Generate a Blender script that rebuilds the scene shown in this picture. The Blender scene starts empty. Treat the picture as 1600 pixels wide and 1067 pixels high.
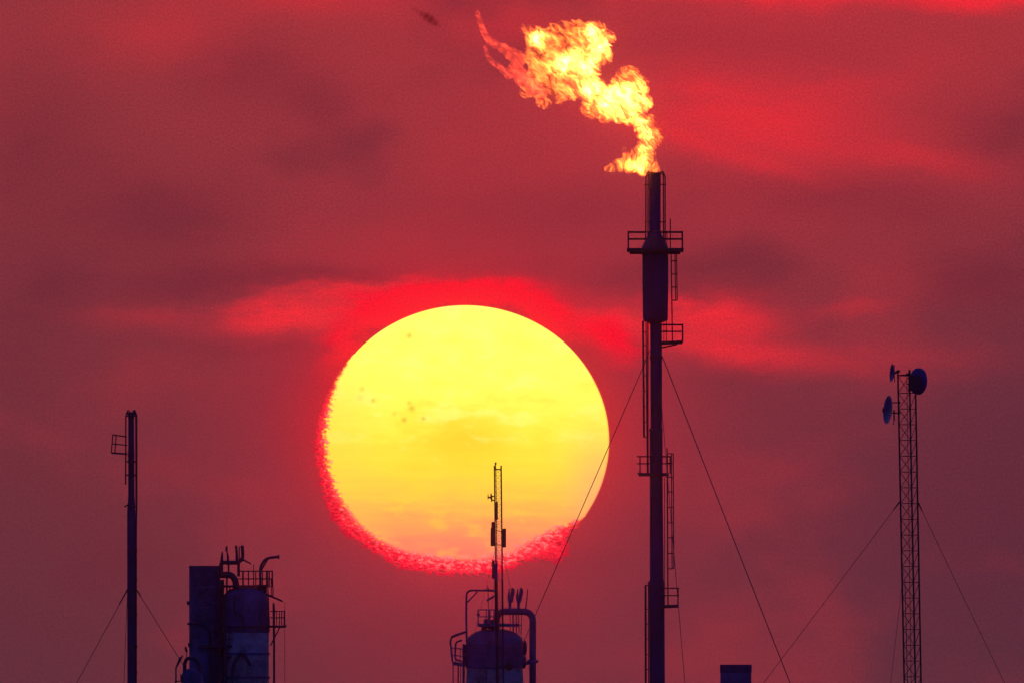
import bpy, bmesh, math, random
from mathutils import Vector, Matrix
random.seed(7)
SC = bpy.context.scene
COL = SC.collection
R = math.radians
# ---------------------------------------------------------------- geometry of the view
K = 2e-5            # metres per reference pixel per metre of distance (a very long lens)
BASE = 0.0075       # elevation (slope) of the lower edge of the picture
CAMZ = 2.0
def srgb(r, g, b):
    f = lambda c: (c/255)/12.92 if c/255 <= 0.04045 else ((c/255+0.055)/1.055)**2.4
    return (f(r), f(g), f(b), 1.0)

# ---------------------------------------------------------------- camera
cd = bpy.data.cameras.new('camera'); cam = bpy.data.objects.new('camera', cd); COL.objects.link(cam)
SC.camera = cam
cd.sensor_width = 36; cd.lens = 36/(1600*K); cd.clip_start = 1; cd.clip_end = 200000
cam.location = (0, 0, CAMZ)
cam.rotation_euler = (R(90) + math.atan(BASE + 533.5*K), 0, 0)

# ---------------------------------------------------------------- render settings
SC.view_settings.view_transform = 'Standard'; SC.view_settings.look = 'None'
SC.view_settings.exposure = 0; SC.view_settings.gamma = 1
cy = SC.cycles
cy.max_bounces = 6; cy.volume_bounces = 1; cy.transparent_max_bounces = 16
cy.sample_clamp_indirect = 2.0
cy.use_denoising = True
cy.volume_max_steps = 512

# ---------------------------------------------------------------- node helpers
class E:
    """a node socket with arithmetic"""
    def __init__(s, nt, sock): s.nt, s.k = nt, sock
    def _m(s, op, *a, clamp=False):
        n = s.nt.nodes.new('ShaderNodeMath'); n.operation = op; n.use_clamp = clamp
        for i, v in enumerate((s,)+a):
            if isinstance(v, E): s.nt.links.new(v.k, n.inputs[i])
            else: n.inputs[i].default_value = v
        return E(s.nt, n.outputs[0])
    def __add__(s, o): return s._m('ADD', o)
    __radd__ = __add__
    def __sub__(s, o): return s._m('SUBTRACT', o)
    def __rsub__(s, o): return (s*-1)+o
    def __mul__(s, o): return s._m('MULTIPLY', o)
    __rmul__ = __mul__
    def __truediv__(s, o): return s._m('DIVIDE', o)
    def __pow__(s, o): return s._m('POWER', o)
    def sat(s): return s._m('ADD', 0.0, clamp=True)
    def sqrt(s): return s._m('SQRT')
    def abs(s): return s._m('ABSOLUTE')
    def exp(s): return s._m('EXPONENT')
    def max(s, o): return s._m('MAXIMUM', o)
    def min(s, o): return s._m('MINIMUM', o)
    def smax(s, o, d): return s._m('SMOOTH_MAX', o, d)
    def ss(s, a, b, lo=0.0, hi=1.0):       # smoothstep
        n = s.nt.nodes.new('ShaderNodeMapRange'); n.interpolation_type = 'SMOOTHSTEP'
        s.nt.links.new(s.k, n.inputs[0])
        for i, v in enumerate((a, b, lo, hi)):
            if isinstance(v, E): s.nt.links.new(v.k, n.inputs[i+1])
            else: n.inputs[i+1].default_value = v
        return E(s.nt, n.outputs[0])
def comb(nt, x, y, z=0.0):
    n = nt.nodes.new('ShaderNodeCombineXYZ')
    for i, v in enumerate((x, y, z)):
        if isinstance(v, E): nt.links.new(v.k, n.inputs[i])
        else: n.inputs[i].default_value = v
    return n.outputs[0]
def sep(nt, sock):
    n = nt.nodes.new('ShaderNodeSeparateXYZ'); nt.links.new(sock, n.inputs[0])
    return [E(nt, o) for o in n.outputs]
def noise(nt, vec, scale=1.0, detail=4.0, rough=0.55, dist=0.0, kind='FBM', lac=2.0, w=None, col=False):
    n = nt.nodes.new('ShaderNodeTexNoise'); n.noise_type = kind
    if kind != 'FBM': n.normalize = False
    if vec is not None: nt.links.new(vec, n.inputs['Vector'])
    n.inputs['Scale'].default_value = scale; n.inputs['Detail'].default_value = detail
    n.inputs['Roughness'].default_value = rough; n.inputs['Distortion'].default_value = dist
    n.inputs['Lacunarity'].default_value = lac
    return n.outputs['Color'] if col else E(nt, n.outputs[0])
def mixc(nt, f, a, b):
    n = nt.nodes.new('ShaderNodeMix'); n.data_type = 'RGBA'
    for v, i in ((f, 0), (a, 6), (b, 7)):
        if isinstance(v, E): nt.links.new(v.k, n.inputs[i])
        elif hasattr(v, 'is_output'): nt.links.new(v, n.inputs[i])
        else: n.inputs[i].default_value = v
    return n.outputs[2]
def ramp(nt, f, stops, interp='LINEAR'):
    n = nt.nodes.new('ShaderNodeValToRGB'); n.color_ramp.interpolation = interp
    el = n.color_ramp.elements
    while len(el) > 1: el.remove(el[-1])
    el[0].position = stops[0][0]; el[0].color = stops[0][1]
    for p, c in stops[1:]:
        e = el.new(p); e.color = c
    nt.links.new(f.k, n.inputs[0])
    return n.outputs[0]
def ell(nt, x, y, cx, cyy, rx, ry, ang=0.0):
    """soft elliptical weight exp(-d^2)"""
    dx, dy = x-cx, y-cyy
    c, s_ = math.cos(R(ang)), math.sin(R(ang))
    u = (dx*c+dy*s_)*(1/rx); v = (dy*c-dx*s_)*(1/ry)
    return ((u*u+v*v)*-1.0).exp()

# ---------------------------------------------------------------- world: red dusk sky in the west, blue dusk in the east
SUNX, SUNY = 722.0, 688.0                       # centre of the setting sun
sx, sz = (SUNX-800)*K, BASE+(1067-SUNY)*K
W = bpy.data.worlds.new("World"); SC.world = W; W.use_nodes = True
nt = W.node_tree; nt.nodes.clear()
tc = nt.nodes.new('ShaderNodeTexCoord')
X, Y, Z = sep(nt, tc.outputs['Generated'])
Ys = Y.max(0.02)
u0 = (X/Ys)*(1/K)+800.0                         # azimuth and height above the horizon in fine angular units
v0 = 1067.0-((Z/Ys)-BASE)*(1/K)
vec = comb(nt, u0*0.001, v0*0.0016)
wv = noise(nt, vec, 3.2, 5, 0.55); wv2 = noise(nt, comb(nt, u0*0.001+7.3, v0*0.0016), 3.2, 5, 0.55)
wf = noise(nt, comb(nt, u0*0.001+3.1, v0*0.003), 9.0, 5, 0.6)
wg = noise(nt, comb(nt, u0*0.001+9.7, v0*0.002), 24.0, 5, 0.65)
u = u0+(wv-0.5)*150.0+(wf-0.5)*80.0+(wg-0.5)*40.0
v = v0+(wv2-0.5)*70.0+(wf-0.5)*34.0+(wg-0.5)*26.0
c = mixc(nt, v0.ss(1100, -100), srgb(94, 48, 60), srgb(156, 53, 60))
c = mixc(nt, ell(nt, u0, v0, 1650, 800, 480, 420)*0.62, c, srgb(80, 42, 62))
c = mixc(nt, ell(nt, u0, v0, -60, 560, 360, 560)*0.4, c, srgb(106, 44, 56))
c = mixc(nt, ell(nt, u0, v0, 760, 700, 470, 480)*0.40, c, srgb(166, 40, 60))
c = mixc(nt, ell(nt, u0, v0, 1150, 110, 480, 260)*0.6, c, srgb(198, 48, 60))
big = noise(nt, vec, 2.0, 4, 0.5)
c = mixc(nt, (big-0.5).ss(0.0, 0.16)*0.6, c, srgb(108, 42, 56))
c = mixc(nt, (0.5-big).ss(0.0, 0.2)*0.22, c, srgb(205, 52, 60))
for a in ((390,110,90,60,0,.45),(490,165,60,45,20,.4),(250,345,120,60,0,.45),(330,440,190,26,-3,.6),(560,428,160,14,-2,.55),
          (900,330,200,50,0,.30),(1530,440,110,50,0,.6),(1330,310,180,40,5,.38),(60,220,100,130,0,.3),
          (1560,800,200,160,0,.25),(430,545,160,16,4,.35),(1020,420,160,22,-10,.35),(1560,210,110,60,0,.35),(1120,70,260,40,0,.2)):
    c = mixc(nt, ell(nt, u, v, *a[:5])*a[5], c, srgb(110, 38, 54))
hot = srgb(240, 44, 56); pure = srgb(250, 0, 44)
# glow of the sun in the air round it
dx, dy = (u0-SUNX)*(1/228), (v0-SUNY)*(1/212)
rr = ((dx*dx)+(dy*dy)).sqrt()
c = mixc(nt, ((rr-1.0)*(-1/0.25)).exp().min(1.0)*(v0.ss(980, 560)*0.66+0.22), c, srgb(200, 0, 46))
for a in ((462,500,92,24,-1,.95),(540,450,120,15,-9,.55),(570,480,110,22,0,.6),(240,494,90,20,2,.16),(960,497,90,30,10,.85),
          (1110,492,90,38,5,.85),(1150,545,110,24,4,.7),(1320,480,60,14,-5,.22),(1330,560,200,26,0,.18),
          (1180,188,180,54,6,.58),(1290,155,130,26,-16,.22),(1420,248,130,22,10,.28),(1100,225,150,16,16,.4),
          (1530,-8,330,22,1,1.0),(1250,-22,300,22,0,.6),(500,-12,150,40,0,.35),(800,40,120,40,0,.28),(250,40,120,60,0,.15)):
    tex = (wf-0.5)*1.1+1.0
    c = mixc(nt, (ell(nt, u, v, *a[:5])*a[5]*tex*1.05).sat(), c, hot)
for a in ((715,458,160,28,-1,1.0),(850,482,80,32,25,1.0),(600,486,80,32,-12,.9),(950,520,60,40,40,.7),(540,540,50,60,-30,.6)):
    c = mixc(nt, (ell(nt, u, v, *a[:5])*a[5]*1.3).ss(0.15, 1.0), c, pure)
# very fine unevenness of the cloud veil
gr = noise(nt, comb(nt, u0*0.3, v0*0.3), 1.0, 2, 0.7)
vm = nt.nodes.new('ShaderNodeVectorMath'); vm.operation = 'SCALE'
nt.links.new(c, vm.inputs[0]); nt.links.new(((gr-0.5)*0.9+1.0).k, vm.inputs['Scale'])
red = vm.outputs[0]
sky = nt.nodes.new('ShaderNodeTexSky'); sky.sky_type = 'NISHITA'; sky.sun_disc = False
sky.sun_elevation = math.atan(sz); sky.sun_rotation = math.atan(sx); sky.altitude = 50; sky.dust_density = 3
tint = nt.nodes.new('ShaderNodeMix'); tint.data_type = 'RGBA'; tint.blend_type = 'MULTIPLY'
tint.inputs[0].default_value = 1; nt.links.new(sky.outputs[0], tint.inputs[6]); tint.inputs[7].default_value = (0.22, 0.30, 1.45, 1)
bgA = nt.nodes.new('ShaderNodeBackground'); bgA.inputs[1].default_value = 1.0; nt.links.new(red, bgA.inputs[0])
bgB = nt.nodes.new('ShaderNodeBackground'); bgB.inputs[1].default_value = 0.25; nt.links.new(tint.outputs[2], bgB.inputs[0])
west = Y.ss(0.80, 0.985)                         # cosine of the angle from due west
ms = nt.nodes.new('ShaderNodeMixShader'); nt.links.new(west.k, ms.inputs[0])
nt.links.new(bgB.outputs[0], ms.inputs[1]); nt.links.new(bgA.outputs[0], ms.inputs[2])
wo = nt.nodes.new('ShaderNodeOutputWorld'); nt.links.new(ms.outputs[0], wo.inputs[0])

# ---------------------------------------------------------------- sun lamp (very dim: the sun is on the horizon behind thick haze)
ld = bpy.data.lights.new('sun_light', 'SUN'); lo = bpy.data.objects.new('sun_light', ld); COL.objects.link(lo)
ld.energy = 0.0007; ld.angle = R(0.5); ld.color = (1.0, 0.015, 0.05)
lo.rotation_euler = Vector((-sx, -1, -sz)).to_track_quat('-Z', 'Y').to_euler()
lo.location = (0, 0, 100)

# ---------------------------------------------------------------- object helpers
def tag(o, label=None, cat=None, group=None, kind=None):
    if label: o['label'] = label
    if cat: o['category'] = cat
    if group: o['group'] = group
    if kind: o['kind'] = kind
    return o
class Site:
    """a place at distance D; positions as (x, y, depth) in picture units there"""
    def __init__(s, D): s.D = D; s.s = D*K
    def __call__(s, px, py, d=0.0):
        return Vector(((px-800)*s.s, s.D+d*s.s, CAMZ+s.D*BASE+(1067-py)*s.s))
    def gy(s): return 1067+(CAMZ+s.D*BASE)/s.s      # picture y of the ground
class MB:
    def __init__(s, site, origin=None): s.site = site; s.bm = bmesh.new()
    def P(s, p): return s.site(*p)
    def _ring(s, c, ax, ref, r, seg):
        ax = ax.normalized(); a = ref-ax*ref.dot(ax)
        a.normalize(); b = ax.cross(a)
        return [s.bm.verts.new(c+(a*math.cos(2*math.pi*i/seg)+b*math.sin(2*math.pi*i/seg))*r) for i in range(seg)]
    def tube(s, pts, r, seg=8, caps=True):
        P = [s.P(p) for p in pts]; n = len(P)
        rs = r if isinstance(r, (list, tuple)) else [r]*n
        rings = []
        d0 = (P[1]-P[0]).normalized()
        ref = Vector((0, 1, 0)) if abs(d0.y) < 0.9 else Vector((1, 0, 0))
        for i in range(n):
            t = (P[min(i+1, n-1)]-P[max(i-1, 0)])
            if t.length < 1e-9: t = Vector((0, 0, 1))
            rings.append(s._ring(P[i], t, ref, rs[i]*s.site.s, seg))
        for A, B in zip(rings, rings[1:]):
            for i in range(seg):
                s.bm.faces.new((A[i], A[(i+1) % seg], B[(i+1) % seg], B[i]))
        if caps:
            s.bm.faces.new(list(reversed(rings[0]))); s.bm.faces.new(rings[-1])
        return s
    def arc(s, pts, rad, r, seg=8, n=6):
        """tube along a polyline with rounded corners of radius rad"""
        Q = [Vector(p if len(p) == 3 else (*p, 0)) for p in pts]; out = [Q[0]]
        for a, b, c_ in zip(Q, Q[1:], Q[2:]):
            l1, l2 = (a-b).length, (c_-b).length; k = min(rad, l1*.49, l2*.49)
            p0 = b+(a-b).normalized()*k; p1 = b+(c_-b).normalized()*k
            for i in range(n+1):
                t = i/n; out.append(p0*(1-t)**2+b*2*t*(1-t)+p1*t*t)
        out.append(Q[-1])
        return s.tube([tuple(q) for q in out], r, seg)
    def rev(s, cx, prof, seg=48, d=0.0, cx2=None):
        """surface of revolution: prof = [(y, r)] top to bottom about x = cx (drifting to cx2)"""
        y0, y1 = prof[0][0], prof[-1][0]
        rings = []
        for (y, r) in prof:
            x = cx if cx2 is None else cx+(cx2-cx)*(y-y0)/(y1-y0)
            c_ = s.site(x, y, d); rr_ = r*s.site.s
            rings.append([s.bm.verts.new(c_+Vector((math.cos(2*math.pi*i/seg)*rr_, math.sin(2*math.pi*i/seg)*rr_, 0))) for i in range(seg)])
        for A, B in zip(rings, rings[1:]):
            for i in range(seg):
                s.bm.faces.new((A[i], B[i], B[(i+1) % seg], A[(i+1) % seg]))
        s.bm.faces.new(rings[0]); s.bm.faces.new(list(reversed(rings[-1])))
        return s
    def box(s, x0, x1, y0, y1, d0, d1, skew=0.0):
        """skew raises the right end by that many units"""
        vs = [s.bm.verts.new(s.site(x, y-(skew if x == x1 else 0), d)) for d in (d0, d1) for y in (y0, y1) for x in (x0, x1)]
        for f in ((0,1,3,2),(4,6,7,5),(0,4,5,1),(2,3,7,6),(0,2,6,4),(1,5,7,3)):
            s.bm.faces.new([vs[i] for i in f])
        return s
    def ellipsoid(s, p, rx, ry, rz, seg=24, tilt=0.0, yaw=0.0):
        M = (Matrix.Translation(s.P(p)) @ Matrix.Rotation(R(yaw), 4, 'Z') @ Matrix.Rotation(R(tilt), 4, 'Y')
             @ Matrix.Diagonal((rx*s.site.s, ry*s.site.s, rz*s.site.s, 1)))
        bmesh.ops.create_uvsphere(s.bm, u_segments=seg, v_segments=max(8, seg//2), radius=1, matrix=M); return s
    def build(s, name, mat, parent=None, smooth=False, origin=None, **t):
        bmesh.ops.recalc_face_normals(s.bm, faces=s.bm.faces)
        me = bpy.data.meshes.new(name); 
        o = bpy.data.objects.new(name, me); COL.objects.link(o)
        base = Vector((0, 0, 0))
        if parent is not None:
            p = parent
            while p is not None: base += p.location; p = p.parent
        elif origin is not None: base = Vector(origin); o.location = base
        if parent is not None:
            # own origin at the part's middle
            cc = sum((v_.co for v_ in s.bm.verts), Vector())/max(1, len(s.bm.verts))
            o.location = cc-base; base = cc; o.parent = parent
        bmesh.ops.translate(s.bm, verts=s.bm.verts, vec=-base)
        s.bm.to_mesh(me); s.bm.free(); me.materials.append(mat)
        if smooth:
            for p_ in me.polygons: p_.use_smooth = True
            me.set_sharp_from_angle(angle=R(40))
        tag(o, **t)
        return o
def thing(name, loc, label, cat, group=None):
    o = bpy.data.objects.new(name, None); COL.objects.link(o); o.location = loc; o.empty_display_size = 1
    return tag(o, label, cat, group)

# ---------------------------------------------------------------- materials
def metal(name, base, var=0.35, rough=0.6, scale=1.2, streak=True, metallic=0.0, bump=0.02):
    m = bpy.data.materials.new(name); m.use_nodes = True; nt = m.node_tree
    b = nt.nodes['Principled BSDF']
    tc = nt.nodes.new('ShaderNodeTexCoord')
    x, y, z = sep(nt, tc.outputs['Object'])
    n1 = noise(nt, comb(nt, x, y, z*0.18 if streak else z), scale, 6, 0.65)
    n2 = noise(nt, comb(nt, x, y, z), scale*0.35, 3, 0.5)
    n3 = noise(nt, comb(nt, x, y, z), scale*6, 4, 0.6)
    f = ((n1-0.5)*1.6+(n2-0.5)*1.2+(n3-0.5)*0.6+0.5).sat()
    lo_ = tuple(c_*(1-var) for c_ in base)+(1,); hi_ = tuple(min(1, c_*(1+var)) for c_ in base)+(1,)
    col = mixc(nt, f, lo_, hi_)
    rust = noise(nt, comb(nt, x, y, z*0.4), scale*1.7, 6, 0.7).ss(0.60, 0.74)
    col = mixc(nt, rust*0.5, col, (base[0]*0.8+0.015, base[1]*0.5, base[2]*0.4, 1))
    nt.links.new(col, b.inputs['Base Color'])
    b.inputs['Roughness'].default_value = rough; b.inputs['Metallic'].default_value = metallic
    bp = nt.nodes.new('ShaderNodeBump'); bp.inputs['Strength'].default_value = 0.4; bp.inputs['Distance'].default_value = bump
    nt.links.new(n3.k, bp.inputs['Height']); nt.links.new(bp.outputs[0], b.inputs['Normal'])
    return m
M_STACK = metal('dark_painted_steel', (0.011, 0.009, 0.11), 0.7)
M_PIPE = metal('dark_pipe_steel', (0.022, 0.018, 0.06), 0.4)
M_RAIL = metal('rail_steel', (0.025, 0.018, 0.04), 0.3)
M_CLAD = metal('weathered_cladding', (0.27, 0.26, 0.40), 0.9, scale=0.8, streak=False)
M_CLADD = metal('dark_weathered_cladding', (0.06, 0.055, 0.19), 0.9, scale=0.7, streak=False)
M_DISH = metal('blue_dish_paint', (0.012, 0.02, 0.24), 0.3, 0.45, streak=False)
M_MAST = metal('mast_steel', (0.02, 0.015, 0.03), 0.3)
M_REDM = metal('mast_sun_glow_red', (0.75, 0.06, 0.05), 0.15)  # red glow of the sun behind, put into the upper mast's colour
M_WIRE = metal('wire_rope', (0.08, 0.04, 0.06), 0.2)

# ---------------------------------------------------------------- ground
def ground():
    m = bpy.data.materials.new('dry_gravel_ground'); m.use_nodes = True; nt = m.node_tree; b = nt.nodes['Principled BSDF']
    tc = nt.nodes.new('ShaderNodeTexCoord')
    n1 = noise(nt, tc.outputs['Object'], 0.02, 8, 0.6); n2 = noise(nt, tc.outputs['Object'], 1.5, 6, 0.6)
    col = mixc(nt, ((n1-0.5)*2.4+(n2-0.5)*1.0+0.5).sat(), (0.10, 0.085, 0.06, 1), (0.26, 0.22, 0.16, 1))
    nt.links.new(col, b.inputs['Base Color']); b.inputs['Roughness'].default_value = 0.95
    bm = bmesh.new(); bmesh.ops.create_grid(bm, x_segments=40, y_segments=40, size=6000)
    me = bpy.data.meshes.new('ground'); bm.to_mesh(me); bm.free(); me.materials.append(m)
    o = bpy.data.objects.new('ground', me); COL.objects.link(o); o.location = (0, 3500, 0); tag(o, kind='structure')
ground()

# ---------------------------------------------------------------- the setting sun: a huge flattened globe of light far beyond everything
def setting_sun():
    S = Site(60000); s = S.s
    seg = 96; bm = bmesh.new()
    bmesh.ops.create_uvsphere(bm, u_segments=160, v_segments=96, radius=1)
    # outline of the disc as refraction leaves it: (angle clockwise from the right, size relative to a 226 x 212 ellipse)
    tab = [(-180, 1.045), (-120, 1.006), (0, 1.004), (25, 1.006), (36, 1.03), (45, 1.11), (55, 1.125), (63, 1.07), (80, 1.03), (92, 1.02), (105, 1.03), (120, 1.08), (133, 1.10), (148, 1.10), (162, 1.075), (180, 1.065)]
    def lim(a):
        for (a0, r0), (a1, r1) in zip(tab, tab[1:]):
            if a0 <= a <= a1: return r0+(r1-r0)*(a-a0)/(a1-a0)
        return 1.0
    for v_ in bm.verts:
        q = lim(math.degrees(math.atan2(-v_.co.z, v_.co.x)))
        v_.co = Vector((v_.co.x*226*q*s+5*s, v_.co.y*225*s, v_.co.z*212*q*s-1*s))
    me = bpy.data.meshes.new('setting_sun'); bm.to_mesh(me); bm.free()
    for p in me.polygons: p.use_smooth = True
    o = bpy.data.objects.new('setting_sun', me); COL.objects.link(o); o.location = S(SUNX, SUNY)
    o.visible_shadow = False      # the sun lamp is this globe's own light: it must not block itself
    tag(o, 'huge yellow setting sun with ragged red lower edge, low behind the masts', 'sun')
    m = bpy.data.materials.new('sun_glow'); m.use_nodes = True; nt = m.node_tree; nt.nodes.clear(); me.materials.append(m)
    m.cycles.emission_sampling = 'NONE'
    tc = nt.nodes.new('ShaderNodeTexCoord'); x, _, z = sep(nt, tc.outputs['Object'])
    px = x*(1/s)+SUNX; py = SUNY-z*(1/s)
    wob = noise(nt, comb(nt, px*0.01, py*0.03), 1.6, 5, 0.6)
    band = noise(nt, comb(nt, px*0.004, py*0.05), 1.6, 4, 0.55)
    pyw = py+(wob-0.5)*46.0+(band-0.5)*34.0
    t = (pyw-470.0)*(1/430.0)
    col = ramp(nt, t, [(0.0, srgb(255,255,112)), (0.30, srgb(255,253,98)), (0.47, srgb(255,238,74)), (0.60, srgb(255,220,60)),
                       (0.71, srgb(255,198,70)), (0.80, srgb(255,162,86)), (0.90, srgb(255,128,98)), (0.97, srgb(255,100,96)), (1.0, srgb(255,80,90))])
    col = mixc(nt, ell(nt, px+(wob-0.5)*80.0, py+(wob-0.5)*40.0, 722, 692, 85, 42)*0.75, col, srgb(255,198,36))
    mot = noise(nt, comb(nt, px*0.012, py*0.024), 1.5, 6, 0.6)
    col = mixc(nt, (mot.ss(0.5, 0.68))*px.ss(480, 620)*0.30, col, srgb(255,214,46))
    col = mixc(nt, mot.ss(0.5, 0.34)*0.35*py.ss(760, 640), col, srgb(255,255,140))
    col = mixc(nt, ell(nt, px, py, 940, 770, 50, 85)*0.6, col, srgb(255,160,122))
    col = mixc(nt, (px.ss(640, 505)*py.ss(540, 640))*0.35, col, srgb(255,205,80))
    for (a, b_, r1, k) in ((640,527,3.2,.7),(566,610,3,.5),(563,624,4,.3),(584,628,2.6,.7),(640,633,2.4,.6),(644,641,3.4,.8),(632,659,3.2,.8),
                        (662,657,2.6,.75),(617,649,3,.35),(603,532,3,.2)):
        col = mixc(nt, ell(nt, px, py, a, b_, r1*1.25, r1*1.3)*(k*0.7), col, srgb(190,150,35))
    # limb geometry
    dx, dy = px-727.0, py-689.0
    r = ((dx*(1/226.0))*(dx*(1/226.0))+(dy*(1/212.0))*(dy*(1/212.0))).sqrt()
    low = (dx*-0.62+dy*0.78)*(1/218.0)                       # +1 towards the lower left
    wl = low.ss(-0.12, 0.55)
    wb = py.ss(800, 835)                                      # everything low down is torn
    w_ = wl.max(wb)
    rag = noise(nt, comb(nt, px*0.040+py*0.012, py*0.085-px*0.012), 1.0, 5, 0.7)
    rag2 = noise(nt, comb(nt, px*0.11+py*0.05, py*0.22-px*0.05), 1.0, 5, 0.75)
    shred = (rag-0.5)*0.13+(rag2-0.5)*0.20
    thick = w_*0.052+ell(nt, px, py, 868, 858, 60, 36)*0.15+ell(nt, px, py, 720, 890, 130, 50)*0.105
    rim = (r+shred*(w_+0.02+ell(nt, px, py, 850, 845, 80, 50)*1.6)-(1.0-thick)).ss(-0.012, 0.03)
    rimc = ramp(nt, ((rag2-0.5)*3.6+(rag-0.5)*1.6+0.36+(1.0-r)*3.2).sat(), [(0.0, srgb(180,0,44)), (0.22, srgb(240,0,46)), (0.55, srgb(255,22,58)), (1.0, srgb(255,130,124))])
    edge = (r-0.982).ss(0.0, 0.02)*px.ss(880, 935)*0.9
    col = mixc(nt, rim*w_.max(0.0).ss(0.05, 0.3), col, rimc)
    col = mixc(nt, edge, col, srgb(255, 60, 60))
    outer = 1.0+ell(nt, px, py, 500, 700, 40, 90)*0.045+ell(nt, px, py, 530, 815, 55, 60)*0.085+ell(nt, px, py, 605, 888, 60, 40)*0.045+ell(nt, px, py, 882, 874, 30, 24)*0.11-ell(nt, px, py, 700, 897, 40, 30)*0.015-ell(nt, px, py, 822, 885, 22, 22)*0.03-ell(nt, px, py, 898, 842, 9, 12)*0.05
    al = (outer-r-(shred*(w_*1.35+0.01))).ss(0.0, 0.008)
    em = nt.nodes.new('ShaderNodeEmission'); nt.links.new(col, em.inputs[0]); em.inputs[1].default_value = 1.12
    tr = nt.nodes.new('ShaderNodeBsdfTransparent'); mx = nt.nodes.new('ShaderNodeMixShader')
    ge = nt.nodes.new('ShaderNodeNewGeometry')
    fac = al*(1.0-E(nt, ge.outputs['Backfacing']))
    nt.links.new(fac.k, mx.inputs[0]); nt.links.new(tr.outputs[0], mx.inputs[1]); nt.links.new(em.outputs[0], mx.inputs[2])
    out = nt.nodes.new('ShaderNodeOutputMaterial'); nt.links.new(mx.outputs[0], out.inputs[0])
setting_sun()

# ---------------------------------------------------------------- shared part builders
def rail(mb, x0, x1, ytop, ymid, yfl, d, posts, r=0.9):
    """a guard rail round a rectangular platform from x0 to x1, depths -d..d"""
    for yy, rr_ in ((ytop, r), (ymid, r*0.85)):
        loop = [(x0, yy, -d), (x1, yy, -d), (x1, yy, d), (x0, yy, d)]
        for a, b in zip(loop, loop[1:]+loop[:1]):
            mb.tube([a, b], rr_, 6)
    for px_ in posts:
        for dd in (-d, d): mb.tube([(px_, ytop-r, dd), (px_, yfl, dd)], r*1.15, 6)
    return mb
def ladder(root, S, x, ytop, ybot, side, cage=None, hoops=None, reach=9, w=5.5, mat=M_RAIL, x2=None, r=1.0, cr=0.75):
    """ladder seen edge on at x; cage hoops reach out to the given side"""
    x2 = x if x2 is None else x2
    fx = lambda y: x+(x2-x)*(y-ytop)/(ybot-ytop)
    mb = MB(S)
    for dd in (-w, w): mb.tube([(fx(ytop), ytop, dd), (fx(ybot), ybot, dd)], r, 6)
    y = ytop+4
    while y < ybot:
        mb.tube([(fx(y), y, -w), (fx(y), y, w)], 0.4, 5); y += 7.5
    L = mb.build('ladder', mat, root)
    if cage:
        mb = MB(S); n = 8
        pt = lambda y, k: (fx(y)+side*reach*math.sin(math.pi*k/n), y, -math.cos(math.pi*k/n)*w*1.25)
        for y in hoops:
            mb.tube([pt(y, k) for k in range(n+1)], cr, 5)
        for k in (2, 4, 6): mb.tube([pt(cage[0], k), pt(cage[1], k)], cr*1.1, 5)
        mb.build('safety_cage', mat, L)
    return L
def wire(root, S, pts, r=0.45, name='guy_wire', mat=M_WIRE, buckle=None):
    """guy wire to the ground: pts in picture units, last point extended down to z = 0 on the same line"""
    a, b = Vector(pts[0]), Vector(pts[-1]); gy = S.gy()
    e = a+(b-a)*((gy-a.y)/(b.y-a.y))
    n = 10; line = []
    for i in range(n+1):
        t = i/n; q = a.lerp(e, t); q.y += 4*t*(1-t)*(e-a).length*0.004
        line.append(tuple(q))
    o = MB(S).tube(line, r, 5).build(name, mat, root)
    if buckle:
        MB(S).tube([tuple(a), tuple(a+(e-a).normalized()*buckle)], [1.3, 1.0], 6).build('turnbuckle', M_RAIL, o)
    return o

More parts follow.
